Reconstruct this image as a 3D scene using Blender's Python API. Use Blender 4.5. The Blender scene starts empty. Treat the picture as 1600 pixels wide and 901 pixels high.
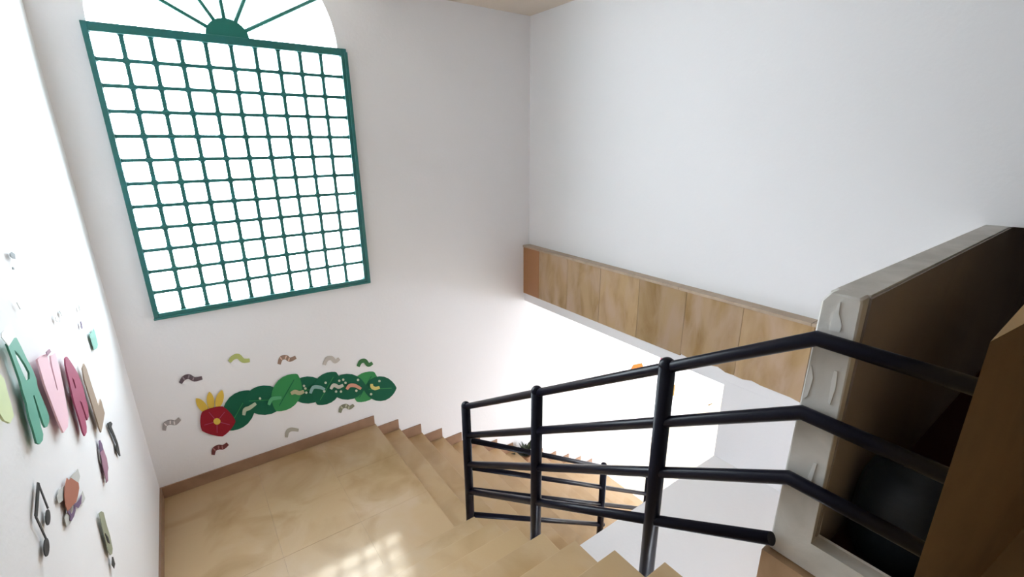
import bpy, bmesh, math, random
from mathutils import Matrix, Vector
random.seed(7)
S = bpy.context.scene
COL = S.collection

# ------------------------------------------------------------------ camera
YAW, PITCH, ROLL, FPX = 0.62299, 0.300555, 0.00731, 721.27      # f in pixels of a 1600 wide frame
def cam_rows():
    cy, sy, cp, sp = math.cos(YAW), math.sin(YAW), math.cos(PITCH), math.sin(PITCH)
    f = Vector((sy*cp, cy*cp, -sp)); r = Vector((cy, -sy, 0)); d = f.cross(r)
    c, s = math.cos(ROLL), math.sin(ROLL)
    return c*r + s*d, -s*r + c*d, f
RIGHT, DOWN, FWD = cam_rows()
cam = bpy.data.cameras.new('camera'); cam.sensor_width = 36; cam.lens = FPX/1600*36; cam.clip_start = 0.02
camo = bpy.data.objects.new('camera', cam); COL.objects.link(camo)
camo.matrix_world = Matrix((RIGHT, -DOWN, -FWD)).transposed().to_4x4()
S.camera = camo

def ray(u, v): return RIGHT*((u-800)/FPX) + DOWN*((v-450.5)/FPX) + FWD   # direction through a photo point

# ------------------------------------------------------------------ world, sun, daylight, exposure
SKY, SUN, EXPO = 9.0, 0.42, 1.08
w = bpy.data.worlds.new('sky'); S.world = w; w.use_nodes = True
bg = w.node_tree.nodes['Background']; bg.inputs[0].default_value = (0.85, 0.91, 1.0, 1); bg.inputs[1].default_value = SKY
sun = bpy.data.lights.new('sun', 'SUN'); sun.energy = SUN; sun.angle = math.radians(1.6); sun.color = (1, .96, .90)
suno = bpy.data.objects.new('sun', sun); COL.objects.link(suno)
suno.rotation_euler = Vector((-.40, -1.62, -1.76)).to_track_quat('-Z', 'Y').to_euler(); suno.location = (2, 9, 6)
def portal(name, loc, direction, sx, sy):
    l = bpy.data.lights.new(name, 'AREA'); l.shape = 'RECTANGLE'; l.size = sx; l.size_y = sy; l.cycles.is_portal = True
    o = bpy.data.objects.new(name, l); COL.objects.link(o); o.location = loc
    o.rotation_euler = Vector(direction).to_track_quat('-Z', 'Z').to_euler()
portal('daylight_portal', (0.59, 5.12, 0.15), (0, -1, 0), 2.0, 3.5)
portal('daylight_portal', (7.4, 0.76, -4.18), (0, 1, 0), 3.4, 2.96)
vs = S.view_settings; vs.view_transform = 'Standard'; vs.look = 'None'; vs.exposure = EXPO; vs.gamma = 1; vs.use_curve_mapping = False
S.cycles.use_denoising = True
S.cycles.max_bounces = 12; S.cycles.diffuse_bounces = 8; S.cycles.transparent_max_bounces = 16

# ------------------------------------------------------------------ materials
def mat(name, col, rough=.6, spec=.5, metal=0, bump=0, bscale=80, mix=None, mscale=3, detail=5, rand=0, coat=0, lo=.35, hi=.68, stretch=None):
    m = bpy.data.materials.new(name); m.use_nodes = True; nt = m.node_tree; N = nt.nodes; L = nt.links
    b = N['Principled BSDF']; b.inputs['Roughness'].default_value = rough; b.inputs['Specular IOR Level'].default_value = spec
    b.inputs['Metallic'].default_value = metal; b.inputs['Coat Weight'].default_value = coat; b.inputs['Coat Roughness'].default_value = .15
    g = N.new('ShaderNodeNewGeometry'); oi = N.new('ShaderNodeObjectInfo')
    off = N.new('ShaderNodeVectorMath'); off.operation = 'MULTIPLY_ADD'
    cmb = N.new('ShaderNodeCombineXYZ'); L.new(oi.outputs['Random'], cmb.inputs[0]); L.new(oi.outputs['Random'], cmb.inputs[2])
    L.new(cmb.outputs[0], off.inputs[0]); off.inputs[1].default_value = (17*bool(rand),)*3; L.new(g.outputs['Position'], off.inputs[2])
    vec = off.outputs[0]
    if stretch:
        st = N.new('ShaderNodeVectorMath'); st.operation = 'MULTIPLY'; L.new(vec, st.inputs[0]); st.inputs[1].default_value = stretch; vec = st.outputs[0]
    out = None
    if mix:
        last = None
        for i, (c, sc) in enumerate(mix):
            n = N.new('ShaderNodeTexNoise'); n.inputs['Scale'].default_value = sc; n.inputs['Detail'].default_value = detail
            n.inputs['Distortion'].default_value = .6
            L.new(vec, n.inputs['Vector'])
            r = N.new('ShaderNodeMapRange'); r.inputs[1].default_value = lo; r.inputs[2].default_value = hi; L.new(n.outputs['Fac'], r.inputs[0])
            mx = N.new('ShaderNodeMix'); mx.data_type = 'RGBA'; L.new(r.outputs[0], mx.inputs[0])
            if last is None: mx.inputs[6].default_value = (*col, 1)
            else: L.new(last, mx.inputs[6])
            mx.inputs[7].default_value = (*c, 1); last = mx.outputs[2]
        out = last
    if rand:
        mr = N.new('ShaderNodeMapRange'); mr.inputs[3].default_value = 1-rand; mr.inputs[4].default_value = 1+rand; L.new(oi.outputs['Random'], mr.inputs[0])
        mu = N.new('ShaderNodeVectorMath'); mu.operation = 'SCALE'
        if out: L.new(out, mu.inputs[0])
        else: mu.inputs[0].default_value = col
        L.new(mr.outputs[0], mu.inputs['Scale']); out = mu.outputs[0]
    if out: L.new(out, b.inputs['Base Color'])
    else: b.inputs['Base Color'].default_value = (*col, 1)
    if bump:
        n = N.new('ShaderNodeTexNoise'); n.inputs['Scale'].default_value = bscale; n.inputs['Detail'].default_value = 4; L.new(g.outputs['Position'], n.inputs['Vector'])
        bp = N.new('ShaderNodeBump'); bp.inputs['Strength'].default_value = bump; bp.inputs['Distance'].default_value = .01
        L.new(n.outputs['Fac'], bp.inputs['Height']); L.new(bp.outputs[0], b.inputs['Normal'])
    return m
M = {}
M['wall'] = mat('white_wall_paint', (.79, .782, .797), .75, .2, bump=.12, bscale=35)
M['plaster'] = mat('grey_white_plaster', (.62, .60, .57), .7, .3, bump=.5, bscale=14, mix=[((.50, .49, .46), 6)])
M['filler'] = mat('pale_filler', (.66, .65, .63), .6, .3)
M['ceiling'] = mat('ceiling_paint', (.66, .58, .50), .8, .2)
M['stone'] = mat('honed_beige_stone', (.50, .345, .185), .32, .5, bump=.04, bscale=60, mix=[((.50, .36, .22), 3.6), ((.37, .235, .10), 1.9)], rand=.035, detail=5, lo=.46, hi=.78)
M['floorstone'] = mat('landing_stone', (.50, .345, .19), .32, .5, bump=.04, bscale=60, mix=[((.53, .39, .26), 1.3), ((.36, .225, .09), 2.1)], rand=0, detail=5, lo=.48, hi=.74)
M['riser'] = mat('beige_stone_riser', (.45, .30, .155), .35, .5, mix=[((.36, .23, .11), 3)], rand=.06)
M['skirt'] = mat('brown_stone_skirting', (.34, .205, .13), .4, .5, mix=[((.27, .16, .10), 5)], rand=.08)
M['tile'] = mat('travertine_cladding_tile', (.42, .285, .15), .42, .4, mix=[((.27, .155, .05), 2.9), ((.44, .31, .21), 3.4)], rand=.12, detail=6, stretch=(1, 1.6, .55), lo=.42, hi=.66)
M['tile_red'] = mat('reddish_cladding_tile', (.36, .17, .08), .42, .4, mix=[((.36, .17, .07), 6)])
M['ledge'] = mat('dull_stone_ledge', (.46, .36, .27), .5, .4, mix=[((.38, .29, .21), 7)])
M['kerb'] = mat('kerb_brown_stone', (.40, .26, .16), .45, .4, mix=[((.30, .19, .10), 5)])
M['dark_stone'] = mat('brown_stone_cladding', (.46, .29, .12), .5, .4, mix=[((.36, .23, .10), 2.5)])
M['parapet'] = mat('parapet_brown_paint', (.31, .27, .24), .6, .3, mix=[((.25, .22, .22), 1.3)])
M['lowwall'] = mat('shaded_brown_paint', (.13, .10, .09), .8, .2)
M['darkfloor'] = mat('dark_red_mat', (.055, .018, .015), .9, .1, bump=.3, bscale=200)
M['rail'] = mat('navy_black_gloss_paint', (.004, .004, .011), .30, .16, coat=0)
M['green'] = mat('green_painted_steel', (.02, .15, .15), .35, .5, bump=.1, bscale=60, mix=[((.02, .14, .12), 12)])
M['greenhub'] = mat('green_painted_plate', (.012, .16, .13), .4, .5)
M['pale'] = mat('glare_lightened_stone', (.78, .72, .60), .3, .5, mix=[((.70, .63, .50), 2)], rand=.02)  # hall floor stone, lightened so the overexposed glare sits in its colour
M['paleskirt'] = mat('glare_lightened_skirting', (.74, .66, .48), .4, .5)  # hall skirting, tone lifted too to carry the same painted glare
M['ground'] = mat('pale_paving', (.55, .50, .42), .8, .2)
def flat(name, col, rough=.6): return mat(name, col, rough, .3)
def glass():
    m = bpy.data.materials.new('window_glass'); m.use_nodes = True; nt = m.node_tree; N = nt.nodes; L = nt.links
    N.remove(N['Principled BSDF']); o = N['Material Output']
    t = N.new('ShaderNodeBsdfTransparent'); t.inputs[0].default_value = (.95, .98, .97, 1); g = N.new('ShaderNodeBsdfGlossy'); g.inputs['Roughness'].default_value = .03
    lw = N.new('ShaderNodeLayerWeight'); lw.inputs[0].default_value = .3; f = N.new('ShaderNodeMath'); f.operation = 'MULTIPLY'; f.inputs[1].default_value = .12; L.new(lw.outputs['Facing'], f.inputs[0]); mx = N.new('ShaderNodeMixShader')
    L.new(f.outputs[0], mx.inputs[0]); L.new(t.outputs[0], mx.inputs[1]); L.new(g.outputs[0], mx.inputs[2]); L.new(mx.outputs[0], o.inputs[0])
    return m
M['glass'] = glass()

# ------------------------------------------------------------------ mesh helpers
def link(name, me, m, parent=None):
    o = bpy.data.objects.new(name, me); COL.objects.link(o)
    if m is not None: me.materials.append(m)
    if parent is not None: o.parent = parent
    return o
def tag(o, label=None, cat=None, group=None, kind=None):
    if label: o['label'] = label
    if cat: o['category'] = cat
    if group: o['group'] = group
    if kind: o['kind'] = kind
    return o
def empty(name, loc=(0, 0, 0)):
    o = bpy.data.objects.new(name, None); o.location = loc; o.empty_display_size = .1; COL.objects.link(o); return o
def finish(bm, name, m, parent=None, smooth=False, bevel=0, seg=1):
    if bevel: bmesh.ops.bevel(bm, geom=list(bm.edges), offset=bevel, segments=seg, affect='EDGES', profile=.5, clamp_overlap=True)
    bmesh.ops.recalc_face_normals(bm, faces=bm.faces)
    me = bpy.data.meshes.new(name); bm.to_mesh(me); bm.free()
    if smooth:
        for p in me.polygons: p.use_smooth = True
    o = link(name, me, m, parent)
    if parent is not None: o.matrix_parent_inverse = Matrix.Translation(parent.location).inverted()
    return o
def bbox(bm, x0, x1, y0, y1, z0, z1):
    v = [bm.verts.new(p) for p in ((x0,y0,z0),(x1,y0,z0),(x1,y1,z0),(x0,y1,z0),(x0,y0,z1),(x1,y0,z1),(x1,y1,z1),(x0,y1,z1))]
    for f in ((0,3,2,1),(4,5,6,7),(0,1,5,4),(1,2,6,5),(2,3,7,6),(3,0,4,7)): bm.faces.new([v[i] for i in f])
def box(name, b, m, parent=None, bevel=0, seg=1):
    bm = bmesh.new(); bbox(bm, *b); return finish(bm, name, m, parent, False, bevel, seg)
def boxes(name, bs, m, parent=None):
    bm = bmesh.new()
    for b in bs: bbox(bm, *b)
    return finish(bm, name, m, parent)
def prism_bm(bm, pts, vec):
    """pts: 3D loop (planar), vec: extrusion"""
    a = [bm.verts.new(p) for p in pts]; b = [bm.verts.new(Vector(p)+Vector(vec)) for p in pts]
    bm.faces.new(a); bm.faces.new(b[::-1]); n = len(a)
    for i in range(n): bm.faces.new((a[i], b[i], b[(i+1) % n], a[(i+1) % n]))
def prism(name, pts, vec, m, parent=None, bevel=0):
    bm = bmesh.new(); prism_bm(bm, pts, vec); return finish(bm, name, m, parent, False, bevel)
def tube_bm(bm, pts, r, n=14, cap=True):
    pts = [Vector(p) for p in pts]; rings = []
    for i, p in enumerate(pts):
        if i == 0: t = pts[1]-p
        elif i == len(pts)-1: t = p-pts[i-1]
        else: t = (pts[i+1]-p).normalized() + (p-pts[i-1]).normalized()
        t.normalize(); up = Vector((0, 0, 1)) if abs(t.z) < .95 else Vector((0, 1, 0))
        a = t.cross(up).normalized(); b = a.cross(t).normalized(); k = 1.0
        if 0 < i < len(pts)-1:
            c = (pts[i+1]-p).normalized().dot((p-pts[i-1]).normalized()); k = 1/max(.5, math.sqrt((1+c)/2))
            # stretch in the bend plane
            bend = ((pts[i+1]-p).normalized() - (p-pts[i-1]).normalized())
            bend = bend.normalized() if bend.length > 1e-4 else b
        else: bend = b
        ring = []
        for j in range(n):
            an = 2*math.pi*j/n; d = a*math.cos(an)*r + b*math.sin(an)*r
            d += bend*(d.dot(bend))*(k-1)
            ring.append(bm.verts.new(p+d))
        rings.append(ring)
    for q in range(len(rings)-1):
        for j in range(n): bm.faces.new((rings[q][j], rings[q][(j+1) % n], rings[q+1][(j+1) % n], rings[q+1][j]))
    if cap: bm.faces.new(rings[0][::-1]); bm.faces.new(rings[-1])
def tube(name, pts, r, m, parent=None, n=14):
    bm = bmesh.new(); tube_bm(bm, pts, r, n)
    o = finish(bm, name, m, parent)
    for p in o.data.polygons: p.use_smooth = len(p.vertices) == 4
    return o

# ------------------------------------------------------------------ main dimensions (metres, eye at the origin)
YA = 4.80          # window wall
XL = -0.595        # left wall
XR = 3.74          # right wall above the band
XS = 3.655         # right wall below the band
ZC = 1.437         # low ceiling
ZL = -3.13         # landing
Z0 = -5.66         # ground floor
RU, TU = 0.1817, 0.2945     # upper flight riser and tread
RL, TL = 0.1766, 0.2866     # lower flight
XU = 1.55          # open side of the upper flight
YU1 = 2.707        # first nosing of the upper flight
XN = 1.435         # landing nosing above the lower flight
YI = 2.63          # open side of the lower flight
ZF = ZL + 9*RU     # upper floor, -1.495

PY0, PY1, PX, PZ = .452, .562, 1.632, -.452      # parapet
XPE = 5.2
# ------------------------------------------------------------------ walls
AX, AZ, AR = 0.59, 0.86, 0.88     # arch centre and radius
WX0, WX1, WZ0 = -0.305, 1.50, -1.375
bm = bmesh.new()
T = .22
bbox(bm, -1.2, WX0, YA, YA+T, Z0-.2, 2.3)
bbox(bm, WX1, 9.8, YA, YA+T, Z0-.2, 2.3)
bbox(bm, WX0, WX1, YA, YA+T, Z0-.2, WZ0)
n = 32; prev = None
arc = [(AX + AR*math.cos(math.pi*i/n), AZ + AR*math.sin(math.pi*i/n)) for i in range(n+1)]
arc = [(WX1, AZ)] + arc + [(WX0, AZ)]
for (xa, za), (xb, zb) in zip(arc[:-1], arc[1:]):
    if abs(xa-xb) < 1e-6: continue
    prism_bm(bm, [(xa, YA, za), (xb, YA, zb), (xb, YA, 2.3), (xa, YA, 2.3)], (0, T, 0))
tag(finish(bm, 'wall_back', M['wall']), 'white wall with the tall arched window above the landing', kind='structure')
tag(box('wall_left', (XL-.25, XL, -3.2, YA+.02, Z0-.2, 2.3), M['wall']), 'bright white left wall with paper letters', kind='structure')
wr = tag(boxes('wall_right', [(XR, XR+.2, PY0, YA, -1.31, 2.3), (XR, XR+.2, .36, PY0, PZ+.001, 2.3), (XS, XS+.25, -3.2, 1.875, Z0-.1, -2.0)], M['wall']), 'white right wall above and below the stone clad band', kind='structure')
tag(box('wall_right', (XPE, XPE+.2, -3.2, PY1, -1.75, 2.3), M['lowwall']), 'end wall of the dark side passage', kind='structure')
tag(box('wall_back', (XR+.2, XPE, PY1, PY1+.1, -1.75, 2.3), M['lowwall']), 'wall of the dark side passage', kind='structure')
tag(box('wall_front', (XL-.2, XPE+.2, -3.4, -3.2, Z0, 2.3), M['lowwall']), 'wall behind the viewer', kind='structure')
tag(boxes('ceiling', [(1.85, XR+.2, -3.3, YA+.1, ZC, ZC+.15), (XR+.2, XPE+.2, -3.3, PY1+.1, ZC, ZC+.15), (XL-.2, 1.86, -3.3, YA+.1, 2.2, 2.35), (1.75, 1.86, -3.3, YA, ZC, 2.3)], M['ceiling']), 'beige ceiling', kind='structure')

# band on the right wall: plaster core, tiles, ledge
band = tag(boxes('trim_1', [(XS+.002, XS+.25, .46, YA, -2.04, -1.29)], M['wall']), 'beam clad in beige travertine tiles along the right wall', kind='structure')
ys = [YA, 4.468, 3.933, 3.398, 2.863, 2.328, 1.793, 1.258, .723, .56]
for i, (ya, yb) in enumerate(zip(ys[:-1], ys[1:])):
    zb = -1.925 if i < 5 else -1.905
    bmt = bmesh.new()
    if i in (5, 6):   # the chipped lower edge
        k = 7; top = [(XS-.016, ya-.0015, -1.285), (XS-.016, yb+.0015, -1.285)]
        low = [(XS-.016, yb+.0015+(ya-yb-.003)*j/k, zb+random.uniform(-.012, .016)+(.01 if j in (2, 3) else 0)) for j in range(k+1)]
        prism_bm(bmt, top+low, (.02, 0, 0)); finish(bmt, 'tile', M['tile'], band)
    else:
        bbox(bmt, XS-.016, XS+.004, yb+.0015, ya-.0015, zb, -1.285); finish(bmt, 'tile', M['tile_red'] if i == 0 else M['tile'], band, bevel=.0012)
yl = [YA, 3.62, 2.41, 1.28, .56]
for i, (ya, yb) in enumerate(zip(yl[:-1], yl[1:])):
    o = box('ledge_slab', (XS-.028, XR+.01, yb+.001, ya-.001, -1.288, -1.262), M['ledge'], band, bevel=.002)
    if i == 0: o['label'] = 'dull stone ledge on top of the band'

# lower hall under and beyond the band
HX = 9.5
tag(box('wall_right', (HX, HX+.2, .55, YA, Z0, -1.9), M['wall']), 'far wall of the lower hall', kind='structure')
hy = .75
tag(boxes('wall_front', [(XS+.2, 5.7, hy-.2, hy, Z0, -1.95), (9.1, HX, hy-.2, hy, Z0, -1.95), (5.7, 9.1, hy-.2, hy, -2.7, -1.95)], M['wall']), 'lower hall wall with a wide open doorway to the daylight', kind='structure')
tag(box('ceiling', (XS+.25, HX+.2, hy-.2, YA+.05, -2.04, -1.9), M['wall']), 'ceiling of the lower hall', kind='structure')
gf = tag(box('floor', (XL-.1, HX+.2, .5, YA+.05, Z0-.12, Z0-.012), M['ground']), 'ground floor of the lower hall', kind='structure')
x = 5.4
k = 0
while x < 9.4:
    y = 1.0
    while y < YA-.1:
        box('floor_slab', (x, min(x+.597, HX), y, min(y+.597, YA-.001), Z0-.012, Z0), M['pale'], gf); y += .6
    x += .6
tag(box('ground', (2, 12, -6, hy-.2, Z0-.15, Z0-.02), M['ground']), 'pale paving outside the lower hall', kind='structure')
tag(box('baseboard_lower', (5.46, HX, YA-.014, YA, Z0, Z0+.10), M['paleskirt']), 'stone skirting along the lower hall wall', kind='structure')

# plastered block under the stairwell whose flat white top fills the well
tag(box('trim_2', (XU+.06, XS+.01, -.3, 1.875, Z0, -2.775), M['wall'], bevel=.004), 'flat white plastered top of the closet below the upper flight', kind='structure')

# ------------------------------------------------------------------ landing
fl = tag(box('floor', (XL-.05, XN-.03, 2.2, YA+.05, ZL-.20, ZL-.022), M['wall']), 'beige stone landing between the two flights', kind='structure')
xs = [XL, .193, .815, XN+.012]; yy = [YA, 4.12, 3.42, 2.66]
for i in range(3):
    for j in range(3):
        box('floor_slab', (xs[i]+.0003, xs[i+1]-.0003, yy[j+1]+.0003, yy[j]-.0003, ZL-.025, ZL+random.uniform(-.0006, .0006)), M['floorstone'], fl, bevel=.0004)

# ------------------------------------------------------------------ upper staircase
us = tag(empty('staircase', (.5, YU1, ZL)), 'upper flight of beige stone steps rising from the landing towards the viewer', 'stairs')
for n_ in range(1, 9):
    yn = YU1 - (n_-1)*TU; z = ZL + n_*RU
    o = box('tread', (XL, XU, yn-TU-.02, yn+.012, z-.028, z), M['stone'], us, bevel=.003, seg=2)
    box('riser', (XL, XU-.012, yn-.016, yn, z-RU, z-.028), M['riser'], us)
z = ZF; yn = YU1-8*TU
box('riser', (XL, XU-.012, yn-.016, yn, z-RU, z-.028), M['riser'], us)
pts = []
# stringer: stepped plaster body below the treads
top = []
for n_ in range(1, 9):
    yn = YU1 - (n_-1)*TU-.017; z = ZL + n_*RU - .0285
    top += [(yn, z-RU), (yn, z)]
top += [(YU1-8*TU-.017, ZF-RU-.0285), (YU1-8*TU-.017, ZF-.06)]
loop = top + [(YU1-8*TU-.3, ZF-.06), (YU1-8*TU-.3, ZF-.28), (YU1+.0, ZL-.20)]
prism('stringer', [(XL, a, b) for a, b in loop], (XU-.02-XL, 0, 0), M['wall'], us)
# ------------------------------------------------------------------ lower staircase
ls = tag(empty('staircase', (XN, 3.7, ZL)), 'lower flight of beige stone steps descending along the window wall into the light', 'stairs')
NL = 14
top = []
for n_ in range(0, NL+1):
    xn = XN + n_*TL; z = ZL - n_*RL
    if n_ > 0 and n_ < NL: box('tread', (xn-TL-.02, xn+.012, YI if n_ > 1 else 2.722, YA, z-.028, z), M['stone'], ls, bevel=.003, seg=2)
    if n_ < NL: box('riser', (xn-.016, xn, YI+.01 if n_ > 1 else 2.722, YA, z-RL, z-.028), M['riser'], ls)
    if n_ > 0 and n_ < NL: box('skirting', (xn-TL+.001, xn+.001, YA-.014, YA, z-.02 if n_ < NL else z, z+.133), M['skirt'], ls)
    top += [(xn-.017, z-.0285), (xn-.017, z-RL-.0285)]
top = top[:-2]
loop = [(XN-.3, ZL-.0285)] + top + [(XN+NL*TL-.017, Z0-.03), (XN+NL*TL-.4, Z0-.03), (XN-.3, ZL-.25)]
prism('stringer', [(a, YI+.02, b) for a, b in loop], (0, YA-YI-.02, 0), M['wall'], ls)
# skirting of the landing
bb = tag(box('baseboard_back', (XL+.014, XN, YA-.014, YA, ZL, ZL+.118), M['skirt']), 'brown stone skirting along the window wall', kind='structure')
tag(box('baseboard_left', (XL, XL+.014, 2.70, YA, ZL, ZL+.118), M['skirt']), 'brown stone skirting along the left wall', kind='structure')

# ------------------------------------------------------------------ upper floor, kerb, parapet
uf = tag(boxes('floor', [(XL-.05, 1.60, -3.3, YU1-8*TU-.03, ZF-.2, ZF-.025)], M['wall']), 'upper floor at the head of the stairs', kind='structure')
box('floor_slab', (XL, 1.60, -.35, YU1-8*TU+.012, ZF-.025, ZF), M['stone'], uf, bevel=.003)
for k in range(5): box('floor_slab', (XL, 1.60, -.352-.56*(k+1), -.352-.56*k, ZF-.025, ZF), M['stone'], uf)
kb = tag(box('trim_3', (1.602, 1.70, -3.2, .583, -1.95, ZF-.005), M['kerb']), 'brown stone edge of the upper floor under the parapet', kind='structure')
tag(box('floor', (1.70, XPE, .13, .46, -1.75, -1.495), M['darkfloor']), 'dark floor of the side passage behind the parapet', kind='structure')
tag(box('floor', (1.70, XPE, -3.2, .129, -1.75, -1.496), M['dark_stone']), 'brown stone floor beside the clad wall end', kind='structure')
# plaster kerb, level with the parapet end
PY0, PY1, PX, PZ = .452, .562, 1.632, -.452
bm = bmesh.new()
prism_bm(bm, [(PX, PY1+.012, -1.50), (PX, PY1, PZ-.03), (PX, PY1-.02, PZ), (PX, PY0+.006, PZ+.0), (PX, PY0, PZ-.012), (PX, PY0-.004, -1.38), (PX, -3.2, -1.38), (PX, -3.2, -1.50)], (.07, 0, 0))
k1 = finish(bm, 'wall_side', M['plaster'], None, bevel=.006)
tag(k1, 'rough grey plaster end of the low parapet wall and its kerb', kind='structure')
pw = prism('parapet', [(PX+.065, PY1, -1.6), (PX+.065, PY1, PZ-.012), (PX+.065, PY1-.014, PZ), (PX+.065, PY0+.002, PZ), (PX+.065, PY0, PZ-.004), (PX+.065, PY0, -1.6)], (XPE-PX-.065, 0, 0), M['plaster'], k1)
pw['label'] = 'grey plastered top and well side of the parapet'
o = box('facing', (PX+.05, XPE, PY0-.008, PY0-.0005, -1.5, PZ-.006), M['parapet'], k1); o['label'] = 'dark brown painted face of the parapet'
tag(box('floor_under', (1.70, XPE, .44, PY1, -1.75, -1.60), M['wall']), kind='structure')

# smears of filler on the end face
def filler(pts):
    a = [onX(u, v, PX-.0005) for u, v in pts]
    prism('filler_smear', [tuple(p) for p in a], (-.0025, 0, 0), M['filler'], k1)
def onX(u, v, X): d = ray(u, v); return d*(X/d.x)
filler([(1296, 515), (1302, 492), (1310, 474), (1314, 472), (1311, 490), (1316, 508), (1312, 519)])
filler([(1262, 588), (1268, 570), (1271, 590), (1262, 618), (1255, 622)])
filler([(1300, 592), (1304, 578), (1309, 580), (1306, 605), (1297, 632), (1294, 628)])
filler([(1262, 745), (1272, 722), (1277, 724), (1268, 752)])
# foreground cladded wall end at the right edge of the picture
s = 1.36
pts = [(1.0*s, .1032*s), (2.2*s, .113*s), (2.2*s, -.03*s)]
sw = tag(prism('trim_4', [(x, y, -1.6) for x, y in pts], (0, 0, 1.6-.3*s), M['dark_stone']), 'brown stone clad wall end in the right foreground', kind='structure')

# ------------------------------------------------------------------ window 1: steel grille, fan, panes
win = empty('window_1', (AX, YA, WZ0)); tag(win, 'green steel grille window with a half round fan on top', kind='structure')
FY0, FY1 = YA-.035, YA+.03
OX0, OX1, OZ0, OZ1 = -.325, 1.54, -1.395, .868
IX0, IX1, IZ0, IZ1 = -.288, 1.487, -1.348, .805
def fbox(name, b, bev=.003): return box(name, b, M['green'], win, bevel=bev)
fbox('frame_side', (OX0, IX0, FY0, FY1, OZ0, OZ1)); fbox('frame_side', (IX1, OX1, FY0, FY1, OZ0, OZ1))
fbox('frame_bottom', (IX0, IX1, FY0-.004, FY1, OZ0, IZ0)); fbox('frame_top', (IX0, IX1, FY0, FY1, IZ1, OZ1))
fbox('frame_lip', (OX0-.004, OX1+.004, FY0-.018, FY0, OZ0-.006, OZ0+.012)); fbox('frame_lip', (IX1+.03, OX1+.006, FY0-.014, FY0, OZ0, OZ1-.03))
NC, NR = 10, 12
for i in range(1, NC):
    xc = IX0+(IX1-IX0)*i/NC; fbox('bar', (xc-.015, xc+.015, YA-.012, YA+.012, IZ0, IZ1), .003)
for j in range(1, NR):
    zc = IZ0+(IZ1-IZ0)*j/NR; fbox('bar', (IX0, IX1, YA-.018, YA+.002, zc-.0135, zc+.0135), .003)
# weld fillets that round the corners of every cell, one joined part
bm = bmesh.new(); fs = .014
for i in range(NC):
    for j in range(NR):
        xa = IX0+(IX1-IX0)*i/NC+(.015 if i else 0); xb = IX0+(IX1-IX0)*(i+1)/NC-(.015 if i < NC-1 else 0)
        za = IZ0+(IZ1-IZ0)*j/NR+(.0135 if j else 0); zb = IZ0+(IZ1-IZ0)*(j+1)/NR-(.0135 if j < NR-1 else 0)
        for (cx, sx) in ((xa, 1), (xb, -1)):
            for (cz, sz) in ((za, 1), (zb, -1)):
                m_ = .3*fs
                prism_bm(bm, [(cx, YA-.008, cz), (cx+sx*fs, YA-.008, cz), (cx+sx*m_, YA-.008, cz+sz*m_), (cx, YA-.008, cz+sz*fs)], (0, .012, 0))
o = finish(bm, 'weld_fillet', M['green'], win); o['kind'] = 'stuff'
# fan
HR = .155
hub = [(AX-.0+HR*math.cos(math.pi*i/24), YA-.02, AZ+.005+HR*.88*math.sin(math.pi*i/24)) for i in range(25)]
prism('fan_hub', hub, (0, .03, 0), M['greenhub'], win)
for ang in (28, 62, 92, 121, 152):
    a = math.radians(ang); p0 = (AX+HR*.8*math.cos(a), YA, AZ+HR*.7*math.sin(a)); p1 = (AX+(AR+.01)*math.cos(a), YA, AZ+(AR+.01)*math.sin(a))
    tube('fan_spoke', [p0, p1], .016, M['greenhub'], win, n=8)
ring = [(AX+(AR-.005)*math.cos(math.pi*i/40), YA+.06, AZ+(AR-.005)*math.sin(math.pi*i/40)) for i in range(41)]
box('pane', (IX0-.01, IX1+.02, YA+.034, YA+.04, IZ0-.02, AZ), M['glass'], win)
prism('pane', [(AX+AR*math.cos(math.pi*i/32), YA+.07, AZ+AR*math.sin(math.pi*i/32)) for i in range(33)], (0, .006, 0), M['glass'], win)

# ------------------------------------------------------------------ railing
XP = 1.595; RR = .0250; RP = .0365
rail = tag(empty('stair_railing', (XP, 2.88, ZL)), 'navy black tubular steel railing along both flights, bending level beside the parapet', 'railing')
YN, YB = 2.868, .540
def onX(u, v, X): d = ray(u, v); return d*(X/d.x)
def onY(u, v, Y): d = ray(u, v); return d*(Y/d.y)
upz = [(-2.000, -.600), (-2.267, -.872), (-2.547, -1.136), (-2.822, -1.422)]
flatz = [-.606, -.882, -1.140, None]
for (za, zb), zf in zip(upz, flatz):
    p = [(XP, YN, za), (XP, YB, zb)]
    if zf is not None: p.append((XP, .15, zf))
    else:
        p = [(XP, YN, za), (XP, .555, zb+.0)]
    tube('rail', p, RR, M['rail'], rail, n=16)
def post(x, y, z0, z1):
    bm = bmesh.new(); k = 7
    tube_bm(bm, [(x, y, z0), (x, y, z1)], RP, 16)
    # domed cap
    bmesh.ops.create_uvsphere(bm, u_segments=16, v_segments=8, radius=RP*1.02, matrix=Matrix.Translation((x, y, z1)))
    o = finish(bm, 'post', M['rail'], rail)
    for p in o.data.polygons: p.use_smooth = len(p.vertices) < 10
def upz_at(y): return upz[0][1] + (upz[0][0]-upz[0][1])*(y-YB)/(YN-YB)
post(XP, YN, ZL-RL-.002, -1.992)
post(XP, 1.965, ZL+2*RU-.15, upz_at(1.965)+.010)
post(XP, 1.075, ZL+5*RU-.15, upz_at(1.075)+.010)
# brackets that tie the posts to the side of the flight
for y, z in ((1.965, ZL+2*RU+.02), (1.075, ZL+5*RU+.02)):
    tube('bracket', [(XU-.03, y, z-.10), (XP, y, z-.10)], .012, M['rail'], rail, n=8)
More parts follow.
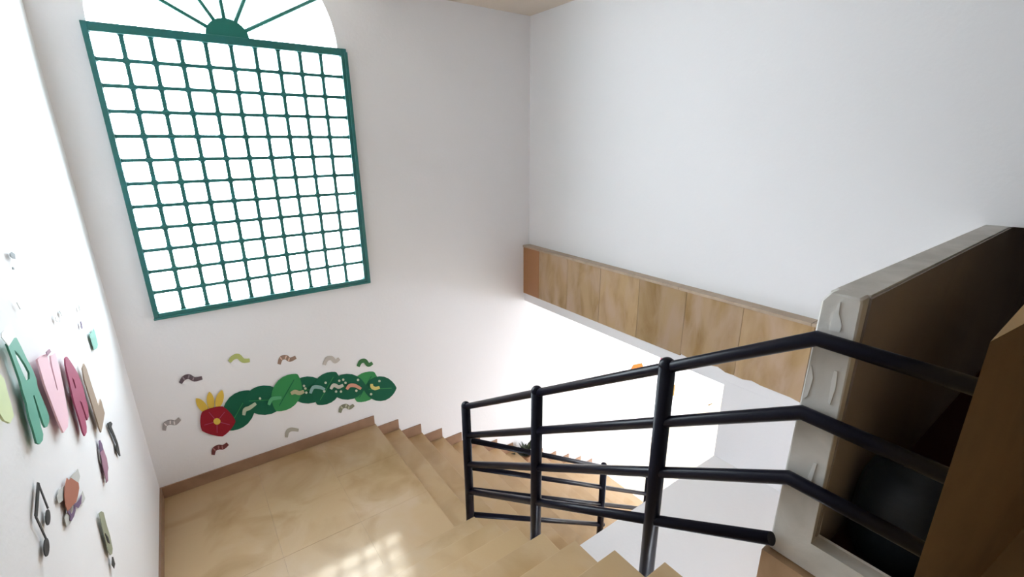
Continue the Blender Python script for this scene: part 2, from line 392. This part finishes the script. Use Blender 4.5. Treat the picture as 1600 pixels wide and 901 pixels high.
# lower railing
YLR = 2.86
def lz(x, z0): return z0 - (x-XP)*.628
XE = 1.432*YLR
RPL = .030
for z0, xe in ((-2.305, XE), (-2.57, XE), (-2.80, XE), (-3.06, 3.32)):
    if z0 == -3.06: p = [(XP, YLR, z0), (3.32, YLR, -4.165)]
    else: p = [(XP, YLR, z0), (xe, YLR, lz(xe, z0))]
    tube('rail', p, RR*.95, M['rail'], rail, n=14)
post(3.27, YLR, ZL-7*RL+.002, lz(3.27, -2.305)+.02)
post(XE, YLR, ZL-10*RL+.002, lz(XE, -2.305)+.02)

# ------------------------------------------------------------------ things in the side passage
bagm = mat('dark_blue_plastic', (.010, .016, .026), .45, .4, bump=.6, bscale=9)
bm = bmesh.new()
prof = [(.0, 0), (.14, .0), (.155, .03), (.165, .1), (.168, .22), (.16, .30), (.14, .36), (.09, .39), (.0, .40)]
nseg = 28; rings = []
for (r, z) in prof:
    if r == 0: rings.append([bm.verts.new((0, 0, z))]); continue
    rings.append([bm.verts.new((r*(1+.03*math.sin(5*a+z*9))*math.cos(a), r*(1+.03*math.sin(5*a+z*9))*math.sin(a), z)) for a in [2*math.pi*i/nseg for i in range(nseg)]])
for a, b in zip(rings[:-1], rings[1:]):
    for j in range(nseg):
        if len(a) == 1: bm.faces.new((a[0], b[(j+1) % nseg], b[j]))
        elif len(b) == 1: bm.faces.new((a[j], a[(j+1) % nseg], b[0]))
        else: bm.faces.new((a[j], a[(j+1) % nseg], b[(j+1) % nseg], b[j]))
bo = finish(bm, 'bin', bagm, None, smooth=True); bo.location = (1.98, .268, -1.495)
tag(bo, 'dark blue rounded bin on the dark floor behind the parapet', 'bin')

# potted plant on the lower flight
nst = 8
px = XN + nst*TL - .14; pz = ZL - nst*RL
pl = tag(empty('potted_plant', (px, 4.66, pz)), 'small dark green potted plant on a step of the lower flight', 'plant')
potm = mat('clay_pot', (.30, .17, .10), .8, .2); leafm = mat('dark_leaf', (.07, .085, .05), .5, .4, rand=.2); soil = mat('soil', (.03, .02, .015), .9, .1)
bm = bmesh.new()
prof = [(.0, 0), (.045, 0), (.062, .09), (.068, .09), (.068, .105), (.058, .105), (.055, .09), (0, .088)]
rings = []
for (r, z) in prof:
    rings.append([bm.verts.new((px, 4.66, pz+z))] if r == 0 else [bm.verts.new((px+r*math.cos(a), 4.66+r*math.sin(a), pz+z)) for a in [2*math.pi*i/18 for i in range(18)]])
for a, b in zip(rings[:-1], rings[1:]):
    for j in range(18):
        if len(a) == 1: bm.faces.new((a[0], b[(j+1) % 18], b[j]))
        elif len(b) == 1: bm.faces.new((a[j], a[(j+1) % 18], b[0]))
        else: bm.faces.new((a[j], a[(j+1) % 18], b[(j+1) % 18], b[j]))
finish(bm, 'pot', potm, pl)
for i in range(15):
    a = i*2.4; el = .35+.9*((i*7) % 15)/15; L_ = .20+.12*((i*5) % 7)/7
    bm = bmesh.new(); prev = None; base = Vector((px, 4.66, pz+.09))
    hd = Vector((math.cos(a), math.sin(a)*.55, 0)); sd = Vector((-math.sin(a), math.cos(a), 0))
    rows = []
    for j in range(6):
        t = j/5; c = base + hd*(L_*t*math.cos(el)*(1+.2*t)) + Vector((0, 0, L_*1.15*(math.sin(el)*t - .25*t*t*(1-math.sin(el)))))
        wd = .032*math.sin(math.pi*min(.97, .12+.85*t)); rows.append((bm.verts.new(c-sd*wd), bm.verts.new(c+Vector((0, 0, -.004))), bm.verts.new(c+sd*wd)))
    for r0, r1 in zip(rows[:-1], rows[1:]):
        for k in range(2): bm.faces.new((r0[k], r0[k+1], r1[k+1], r1[k]))
    g = bmesh.ops.solidify(bm, geom=bm.faces[:], thickness=.0015)
    for v in bm.verts: v.co.y = min(v.co.y, YA-.02)
    finish(bm, 'leaf', leafm, pl)

# ------------------------------------------------------------------ flat paper cut-outs on the walls
def cutout(name, loops, plane, off, th, m, parent=None):
    """loops: photo points; first the outline, then holes; built flat at its real place on the wall"""
    cu = bpy.data.curves.new(name, 'CURVE'); cu.dimensions = '2D'; cu.fill_mode = 'BOTH'; cu.extrude = th/2
    for lp in loops:
        sp = cu.splines.new('POLY'); sp.points.add(len(lp)-1); sp.use_cyclic_u = True
        for i, (u, v) in enumerate(lp):
            if plane == 'left': P = onX(u, v, XL+off); q = (P.y, P.z)
            elif plane == 'back': P = onY(u, v, YA-off); q = (P.x, P.z)
            sp.points[i].co = (q[0], q[1], 0, 1)
    tmp = bpy.data.objects.new('tmp', cu); COL.objects.link(tmp)
    me = bpy.data.meshes.new_from_object(tmp); bpy.data.objects.remove(tmp); bpy.data.curves.remove(cu)
    for v in me.vertices:
        a, b, c = v.co
        v.co = (XL+off+c, a, b) if plane == 'left' else (a, YA-off+c, b)
    me.name = name; me.materials.clear()
    o = link(name, me, m, parent)
    if parent is not None: o.matrix_parent_inverse = Matrix.Translation(parent.location).inverted()
    return o
def crop(x0, y0, sc, pts): return [(x0+x/sc, y0+y/sc) for x, y in pts]
def ell(cx, cy, rx, ry, rot=0, n=20):
    c, s_ = math.cos(rot), math.sin(rot)
    return [(cx+rx*math.cos(t)*c-ry*math.sin(t)*s_, cy+rx*math.cos(t)*s_+ry*math.sin(t)*c) for t in [2*math.pi*i/n for i in range(n)]]
P = {k: flat(k, c, r) for k, c, r in (
    ('green_card', (.10, .36, .26), .6), ('pink_card', (.84, .56, .64), .6), ('maroon_card', (.36, .07, .14), .6), ('brown_card', (.33, .25, .19), .6),
    ('lime_card', (.66, .76, .44), .6), ('white_card', (.86, .86, .86), .6), ('black_paper', (.04, .04, .04), .6), ('dark_green_paper', (.004, .10, .052), .7),
    ('mid_green_paper', (.035, .24, .075), .7), ('red_paper', (.27, .006, .018), .7), ('yellow_paper', (.66, .45, .07), .7), ('teal_paper', (.22, .45, .38), .6),
    ('grey_tape', (.52, .52, .50), .5), ('rust_paper', (.38, .14, .09), .6), ('violet_paper', (.16, .10, .19), .6), ('mauve_paper', (.34, .18, .25), .6), ('olive_paper', (.30, .31, .22), .6))}
LO = .022
# letters
g = crop(0, 480, 3.754, [(35,215),(90,178),(120,235),(150,300),(185,365),(208,420),(215,470),(240,530),(265,590),(283,640),(283,670),(272,700),(262,705),(250,685),(225,610),(195,515),(188,520),(200,560),(222,640),(235,700),(248,745),(245,780),(228,803),(210,795),(190,720),(165,640),(150,560),(130,500),(112,430),(85,350),(60,280)])
h = crop(0, 480, 3.754, [(78,250),(110,285),(145,340),(168,385),(168,420),(150,435),(125,380),(95,310)])
tag(cutout('letter', [g, h], 'left', LO, .006, P['green_card']), 'large green card letter R on the left wall', 'letter', 'card letters on the left wall')
v_ = [(57,562),(63,556),(71,553),(76,566),(88,610),(89,609),(80,572),(78,556),(85,551),(92,575),(97,600),(106,650),(105,667),(98,676),(90,658),(68,600)]
tag(cutout('letter', [v_], 'left', LO, .006, P['pink_card']), 'large pink card letter V on the left wall', 'letter', 'card letters on the left wall')
g = crop(90, 560, 4.508, [(60,-15),(50,0),(52,45),(75,150),(110,300),(150,430),(175,520),(188,545),(200,520),(200,480),(185,400),(150,295),(165,310),(195,400),(205,435),(215,410),(210,340),(190,270),(175,200),(140,110),(105,50),(75,5)])
h = crop(90, 560, 4.508, [(95,130),(110,150),(125,205),(120,215),(105,170)])
tag(cutout('letter', [g, h], 'left', LO, .006, P['maroon_card']), 'large maroon card letter A on the left wall', 'letter', 'card letters on the left wall')
g = crop(90, 560, 4.508, [(182,35),(172,70),(185,150),(220,260),(260,390),(290,490),(303,520),(312,480),(328,385),(305,300),(297,285),(285,335),(240,200),(200,70)])
tag(cutout('letter', [g], 'left', LO, .006, P['brown_card']), 'brown card letter L on the left wall, last of the word', 'letter', 'card letters on the left wall')
g = [(-14,578),(0,586),(5,592),(10,612),(17,636),(20,650),(14,661),(5,657),(-2,646),(-14,612)]
tag(cutout('letter', [g], 'left', LO, .006, P['lime_card']), 'pale lime card letter cut off by the left edge', 'letter', 'card letters on the left wall')
g = crop(0, 480, 3.754, [(8,150),(60,95),(90,165),(50,228),(8,175)])
tag(cutout('paper_note', [g], 'left', LO+.008, .002, P['white_card']), 'white square note overlapping the top of the green letter', 'note')
# music notes
root = cutout('music_note', [crop(30, 720, 4.976, [(140,165),(155,170),(158,190),(140,432),(120,425),(132,260)])], 'left', .012, .003, P['black_paper'])
tag(root, 'black paper double music note low on the left wall', 'wall decoration', 'music notes')
for nm, pts in (('stem', [(146,180),(154,176),(228,366),(220,372)]), ('stem', [(122,430),(132,424),(214,604),(207,612)]), ('note_head', ell(222,437,18,62)), ('note_head', ell(211,670,21,72))):
    cutout(nm, [crop(30, 720, 4.976, pts)], 'left', .012, .003, P['black_paper'], root)
g = crop(90, 560, 4.508, [(350,455),(372,443),(385,458),(378,480),(405,545),(425,600),(442,685),(435,688),(410,640),(412,605),(385,540),(362,490)])
tag(cutout('music_note', [g], 'left', .012, .003, P['black_paper']), 'small black paper music note beside the letter L', 'wall decoration', 'music notes')
# paper figures (plain shapes)
r = cutout('paper_cutout', [crop(30, 720, 4.976, [(370,130),(385,150),(400,130),(430,150),(460,170),(465,210),(455,270),(440,320),(420,340),(375,390),(360,350),(350,270),(355,200)])], 'left', .014, .002, P['rust_paper'])
tag(r, 'rust red and violet paper cutout with grey flaps below the letters', 'wall decoration')
cutout('flap', [crop(30, 720, 4.976, [(395,130),(455,60),(472,120),(460,168),(430,150)])], 'left', .008, .002, P['grey_tape'], r)
cutout('flap', [crop(30, 720, 4.976, [(290,280),(310,220),(355,190),(350,300),(305,330)])], 'left', .008, .002, P['grey_tape'], r)
cutout('flap', [crop(30, 720, 4.976, [(455,300),(490,230),(512,290),(500,320),(460,345)])], 'left', .008, .002, P['grey_tape'], r)
cutout('flap', [crop(30, 720, 4.976, [(350,440),(372,400),(415,430),(400,480),(368,512)])], 'left', .008, .002, P['grey_tape'], r)
cutout('ribbon', [crop(30, 720, 4.976, [(375,350),(405,315),(440,330),(465,300),(485,260),(480,330),(460,365),(435,350),(437,385),(425,430),(405,465),(392,460),(395,425),(372,395)]), crop(30, 720, 4.976, [(390,385),(405,340),(425,345),(422,385),(405,412)])], 'left', .011, .002, P['violet_paper'], r)
r = cutout('paper_cutout', [crop(90, 560, 4.508, [(300,660),(322,640),(345,700),(357,770),(352,800),(355,860),(343,875),(332,820),(318,760)])], 'left', .014, .002, P['mauve_paper'])
tag(r, 'narrow mauve and violet paper cutout under the letter L', 'wall decoration')
cutout('flap', [crop(90, 560, 4.508, [(290,580),(298,573),(312,600),(322,640),(318,690),(300,665)])], 'left', .012, .002, P['violet_paper'], r)
cutout('flap', [crop(90, 560, 4.508, [(288,640),(300,662),(318,758),(298,725)])], 'left', .008, .002, P['grey_tape'], r)
r = cutout('paper_cutout', [crop(30, 720, 4.976, [(620,405),(637,390),(655,400),(680,500),(705,580),(725,680),(722,720),(708,732),(690,700),(665,600),(640,500)])], 'left', .014, .002, P['olive_paper'])
tag(r, 'slim olive paper strip standing low near the corner of the left wall', 'wall decoration')
cutout('tip', [crop(30, 720, 4.976, [(722,745),(730,745),(745,800),(738,835),(720,805)])], 'left', .014, .002, P['black_paper'], r)
cutout('stripe', [crop(30, 720, 4.976, [(668,560),(690,590),(706,640),(690,630)])], 'left', .017, .002, P['black_paper'], r)
tag(cutout('paper_note', [crop(0, 380, 5.006, [(695,705),(712,700),(732,665),(745,700),(765,790),(760,820),(735,835),(715,770)])], 'left', .012, .002, P['teal_paper']), 'small teal paper scrap near the corner of the left wall', 'note')
for pts, mm, lb in (([(75,80),(92,68),(115,85),(120,122),(100,118),(80,100)], 'black_paper', 'dark scrap highest on the left wall'),
                    ([(96,186),(108,190),(110,206),(98,204)], 'black_paper', 'tiny dark scrap just below the highest one'),
                    ([(130,462),(138,460),(165,512),(158,516)], 'grey_tape', 'thin grey strip above the white note'),
                    ([(430,572),(446,562),(457,600),(448,616),(436,600)], 'grey_tape', 'grey scrap left of its twin above the pink letter'),
                    ([(465,530),(485,512),(498,560),(484,566)], 'grey_tape', 'grey scrap right of its twin above the pink letter'),
                    ([(614,482),(621,480),(631,522),(623,525)], 'grey_tape', 'thin grey strip above the dark strip near the corner'),
                    ([(627,612),(635,610),(646,664),(637,668)], 'violet_paper', 'thin dark strip beside the teal scrap'),
                    ([(360,850),(385,825),(398,848),(370,880)], 'mauve_paper', 'mauve scrap at the top of the pink letter')):
    tag(cutout('paper_scrap', [crop(0, 380, 5.006, pts)], 'left', .012 if mm != 'mauve_paper' else .034, .002, P[mm]), lb, 'wall decoration', 'paper scraps on the left wall')

# plain leaf garland with a red flower in place of the wall picture
gar = tag(empty('leaf_garland', tuple(onY(480, 640, YA))), 'garland of overlapping round green paper leaves under the window', 'garland')
def leaf(cx, cy, rx, ry, rot):
    pts = []
    for i in range(24):
        t = 2*math.pi*i/24; c = math.cos(t); s_ = math.sin(t)
        x = rx*1.28*math.copysign(abs(c)**.9, c); y = ry*.92*math.copysign(abs(s_)**1.6, s_)
        pts.append((cx+x*math.cos(rot)-y*math.sin(rot), cy+x*math.sin(rot)+y*math.cos(rot)))
    return pts
LV = [(373, 641, 28, 26, 'd'), (413, 625, 27, 25, 'd'), (448, 613, 26, 24, 'm'), (481, 609, 24, 23, 'd'), (510.6, 606.6, 23, 23, 'd'), (542.5, 604, 23, 22, 'd'), (571, 604, 21, 22, 'm'), (594, 607, 20, 21, 'd')]
for i, (cx, cy, rx, ry, k) in enumerate(LV):
    rot = -.55 + (.5 if i % 2 else -.5)
    o = cutout('leaf', [leaf(cx, cy, rx, ry, rot)], 'back', .004+.0022*(i % 3), .002, P['mid_green_paper' if k == 'm' else 'dark_green_paper'], gar)
    a = Vector((cx, cy)); d = Vector((math.cos(rot), math.sin(rot))); nrm = Vector((-d.y, d.x))
    q = [a-d*rx*.9-nrm*.5, a+d*rx*.9-nrm*.5, a+d*rx*.9+nrm*.5, a-d*rx*.9+nrm*.5]
    cutout('vein', [[tuple(v) for v in q]], 'back', .0065+.0022*(i % 3), .001, P['mid_green_paper' if k == 'd' else 'dark_green_paper'], gar)
    if k == 'm': o['label'] = 'lighter green leaf'
flw = empty('paper_flower', tuple(onY(338, 658, YA))); tag(flw, 'dark red paper flower at the left end of the leaf garland', 'flower')
pts = []
for i in range(60):
    t = 2*math.pi*i/60; rr = 1-.10*abs(math.sin(2.5*t))
    pts.append((339+29*rr*math.cos(t), 658+24.5*rr*math.sin(t)))
cutout('blossom', [pts], 'back', .012, .002, P['red_paper'], flw)
for i in range(5):
    t = 2*math.pi*(i)/5+.3
    cutout('seam', [[(339+6*math.cos(t-.08), 658+5*math.sin(t-.08)), (339+21*math.cos(t-.02), 658+18*math.sin(t-.02)), (339+21*math.cos(t+.02), 658+18*math.sin(t+.02)), (339+6*math.cos(t+.08), 658+5*math.sin(t+.08))]], 'back', .0145, .001, P['maroon_card'], flw)
cutout('flower_centre', [ell(339, 658, 5.5, 5)], 'back', .015, .001, P['yellow_paper'], flw)
cutout('petal', [leaf(316, 634, 12, 7, .9)], 'back', .008, .002, P['yellow_paper'], flw)['label'] = 'yellow petal'
cutout('petal', [leaf(343, 624, 12, 6.5, -1.3)], 'back', .008, .002, P['yellow_paper'], flw)['label'] = 'yellow petal'
cutout('petal', [leaf(329, 627, 12, 6.5, 1.45)], 'back', .0055, .002, P['yellow_paper'], flw)['label'] = 'yellow petal'
# plain wavy strips
def smooth(pts, k=5):
    out = []; n_ = len(pts)
    for i in range(n_-1):
        p0 = pts[max(0, i-1)]; p1 = pts[i]; p2 = pts[i+1]; p3 = pts[min(n_-1, i+2)]
        for j in range(k):
            t = j/k
            out.append(tuple(.5*((2*p1[c])+(-p0[c]+p2[c])*t+(2*p0[c]-5*p1[c]+4*p2[c]-p3[c])*t*t+(-p0[c]+3*p1[c]-3*p2[c]+p3[c])*t**3) for c in (0, 1)))
    return out+[pts[-1]]
def strip(pts, w_):
    c = [Vector(p) for p in smooth(pts)]; L_, R_ = [], []
    for i, p in enumerate(c):
        t = (c[min(i+1, len(c)-1)]-c[max(i-1, 0)]).normalized(); nn = Vector((-t.y, t.x)); k = .62*w_*(.7+.3*math.sin(math.pi*i/(len(c)-1)))
        L_.append(tuple(p+nn*k)); R_.append(tuple(p-nn*k))
    return L_+R_[::-1]
A_ = lambda pts: crop(240, 540, 5.005, pts)
B_ = lambda pts: crop(420, 540, 5.63, pts)
waves = [
 (A_([(210,292),(235,255),(275,240),(320,262),(380,250)]), 6, (.12, .085, .10), 'dark plum wavy paper strip, upper left of the red flower'),
 (A_([(593,125),(622,92),(662,82),(700,115),(752,113)]), 6.3, (.42, .46, .16), 'light olive green wavy paper strip, first in the row above the garland'),
 (A_([(82,662),(92,615),(130,597),(170,602),(205,570)]), 6.3, (.36, .33, .33), 'grey wavy paper strip left of the red flower'),
 (A_([(465,852),(475,810),(508,792),(545,792),(580,765)]), 6, (.16, .045, .045), 'maroon wavy paper strip below the red flower'),
 (B_([(90,162),(108,112),(150,100),(185,122),(238,100)]), 5.8, (.30, .20, .15), 'brown wavy paper strip, second in the row above the garland'),
 (B_([(488,168),(510,118),(553,108),(582,138),(620,112)]), 5.4, (.50, .46, .42), 'pale grey wavy paper strip, third in the row above the garland'),
 (B_([(785,182),(808,140),(845,132),(875,168),(912,150)]), 5.4, (.05, .17, .06), 'deep green wavy paper strip, fourth in the row above the garland'),
 (B_([(625,587),(642,542),(680,527),(710,545),(748,520)]), 5, (.22, .22, .15), 'dark olive wavy paper strip below the right end of the garland'),
 (B_([(155,805),(165,755),(200,735),(262,742)]), 5, (.42, .40, .34), 'faint grey wavy paper strip below the middle of the garland'),
]
for i, (p_, w_, c_, lb) in enumerate(waves):
    m_ = flat('strip_paper', c_, .7)
    r = tag(cutout('paper_strip', [strip(p_, w_)], 'back', .004, .002, m_), lb, 'wall decoration', 'wavy paper strips on the window wall')
    if i in (0, 2, 3, 4, 7):
        sp = smooth(p_); lt = flat('band_paper', tuple(min(1, c*1.9+.08) for c in c_), .7)
        for k in (5, 10, 14):
            a = Vector(sp[k]); b = Vector(sp[k+1]); t = (b-a).normalized(); nn = Vector((-t.y, t.x))*w_*.42; t *= 1.0
            cutout('band', [[tuple(a-t+nn), tuple(a+t+nn), tuple(a+t-nn), tuple(a-t-nn)]], 'back', .0065, .001, lt, r)
waves2 = [
 (A_([(705,542),(715,500),(750,485),(800,450)]), 5.2, (.42, .47, .34), 'pale wavy strip stuck on the leaf next to the flower'),
 (A_([(900,462),(922,418),(960,408),(1000,405)]), 4.8, (.09, .36, .17), 'bright green wavy strip stuck on the garland'),
 (B_([(195,420),(230,405),(270,415),(310,400)]), 5.4, (.42, .40, .24), 'tan wavy strip stuck on the light green leaf'),
 (B_([(366,418),(392,365),(450,365),(492,385)]), 4.4, (.22, .38, .36), 'blue grey wavy strip stuck on the garland'),
 (B_([(545,380),(572,345),(615,362),(655,345)]), 4.6, (.52, .52, .45), 'whitish wavy strip stuck on the garland'),
 (B_([(685,382),(712,350),(758,350),(812,378)]), 4.6, (.58, .28, .20), 'salmon wavy strip stuck on the garland'),
 (B_([(905,335),(908,360),(935,375),(975,365)]), 4.4, (.60, .50, .16), 'yellow wavy strip stuck on the last leaf'),
]
for p_, w_, c_, lb in waves2:
    tag(cutout('paper_strip', [strip(p_, w_)], 'back', .019, .002, flat('strip_paper', c_, .7)), lb, 'wall decoration', 'small wavy strips on the garland')
dots = B_([(310,352),(322,375),(330,412),(500,325),(488,400),(620,307),(655,298),(675,325),(592,402),(635,402),(785,300),(770,395),(900,425),(973,310)]) + A_([(832,412)])
dm = flat('dot_paper', (.50, .55, .42), .7)
for (u, v) in dots: cutout('paper_dot', [ell(u, v, 1.9, 1.9, n=10)], 'back', .016, .001, dm, gar)

# decorations on the bright wall of the lower hall
for pts, c_, lb in (([(983,582),(990,570),(1003,567),(1006,576),(996,583)], (.45, .12, .01), 'orange paper piece on the bright lower wall, left of the rail post'),
                    ([(1030,572),(1033,559),(1045,557),(1047,566),(1038,577)], (.50, .06, .18), 'pink paper piece on the bright lower wall, above the rail post'),
                    ([(1048,618),(1050,604),(1055,600),(1053,618)], (.30, .17, .03), 'yellow paper piece on the bright lower wall'),
                    ([(1106,632),(1112,630),(1128,640),(1126,644),(1112,640)], (.22, .13, .04), 'ochre paper piece low on the bright lower wall')):
    tag(cutout('paper_piece', [pts], 'back', .01, .003, flat('piece_paper', c_, .7)), lb, 'wall decoration', 'paper pieces in the lower hall')
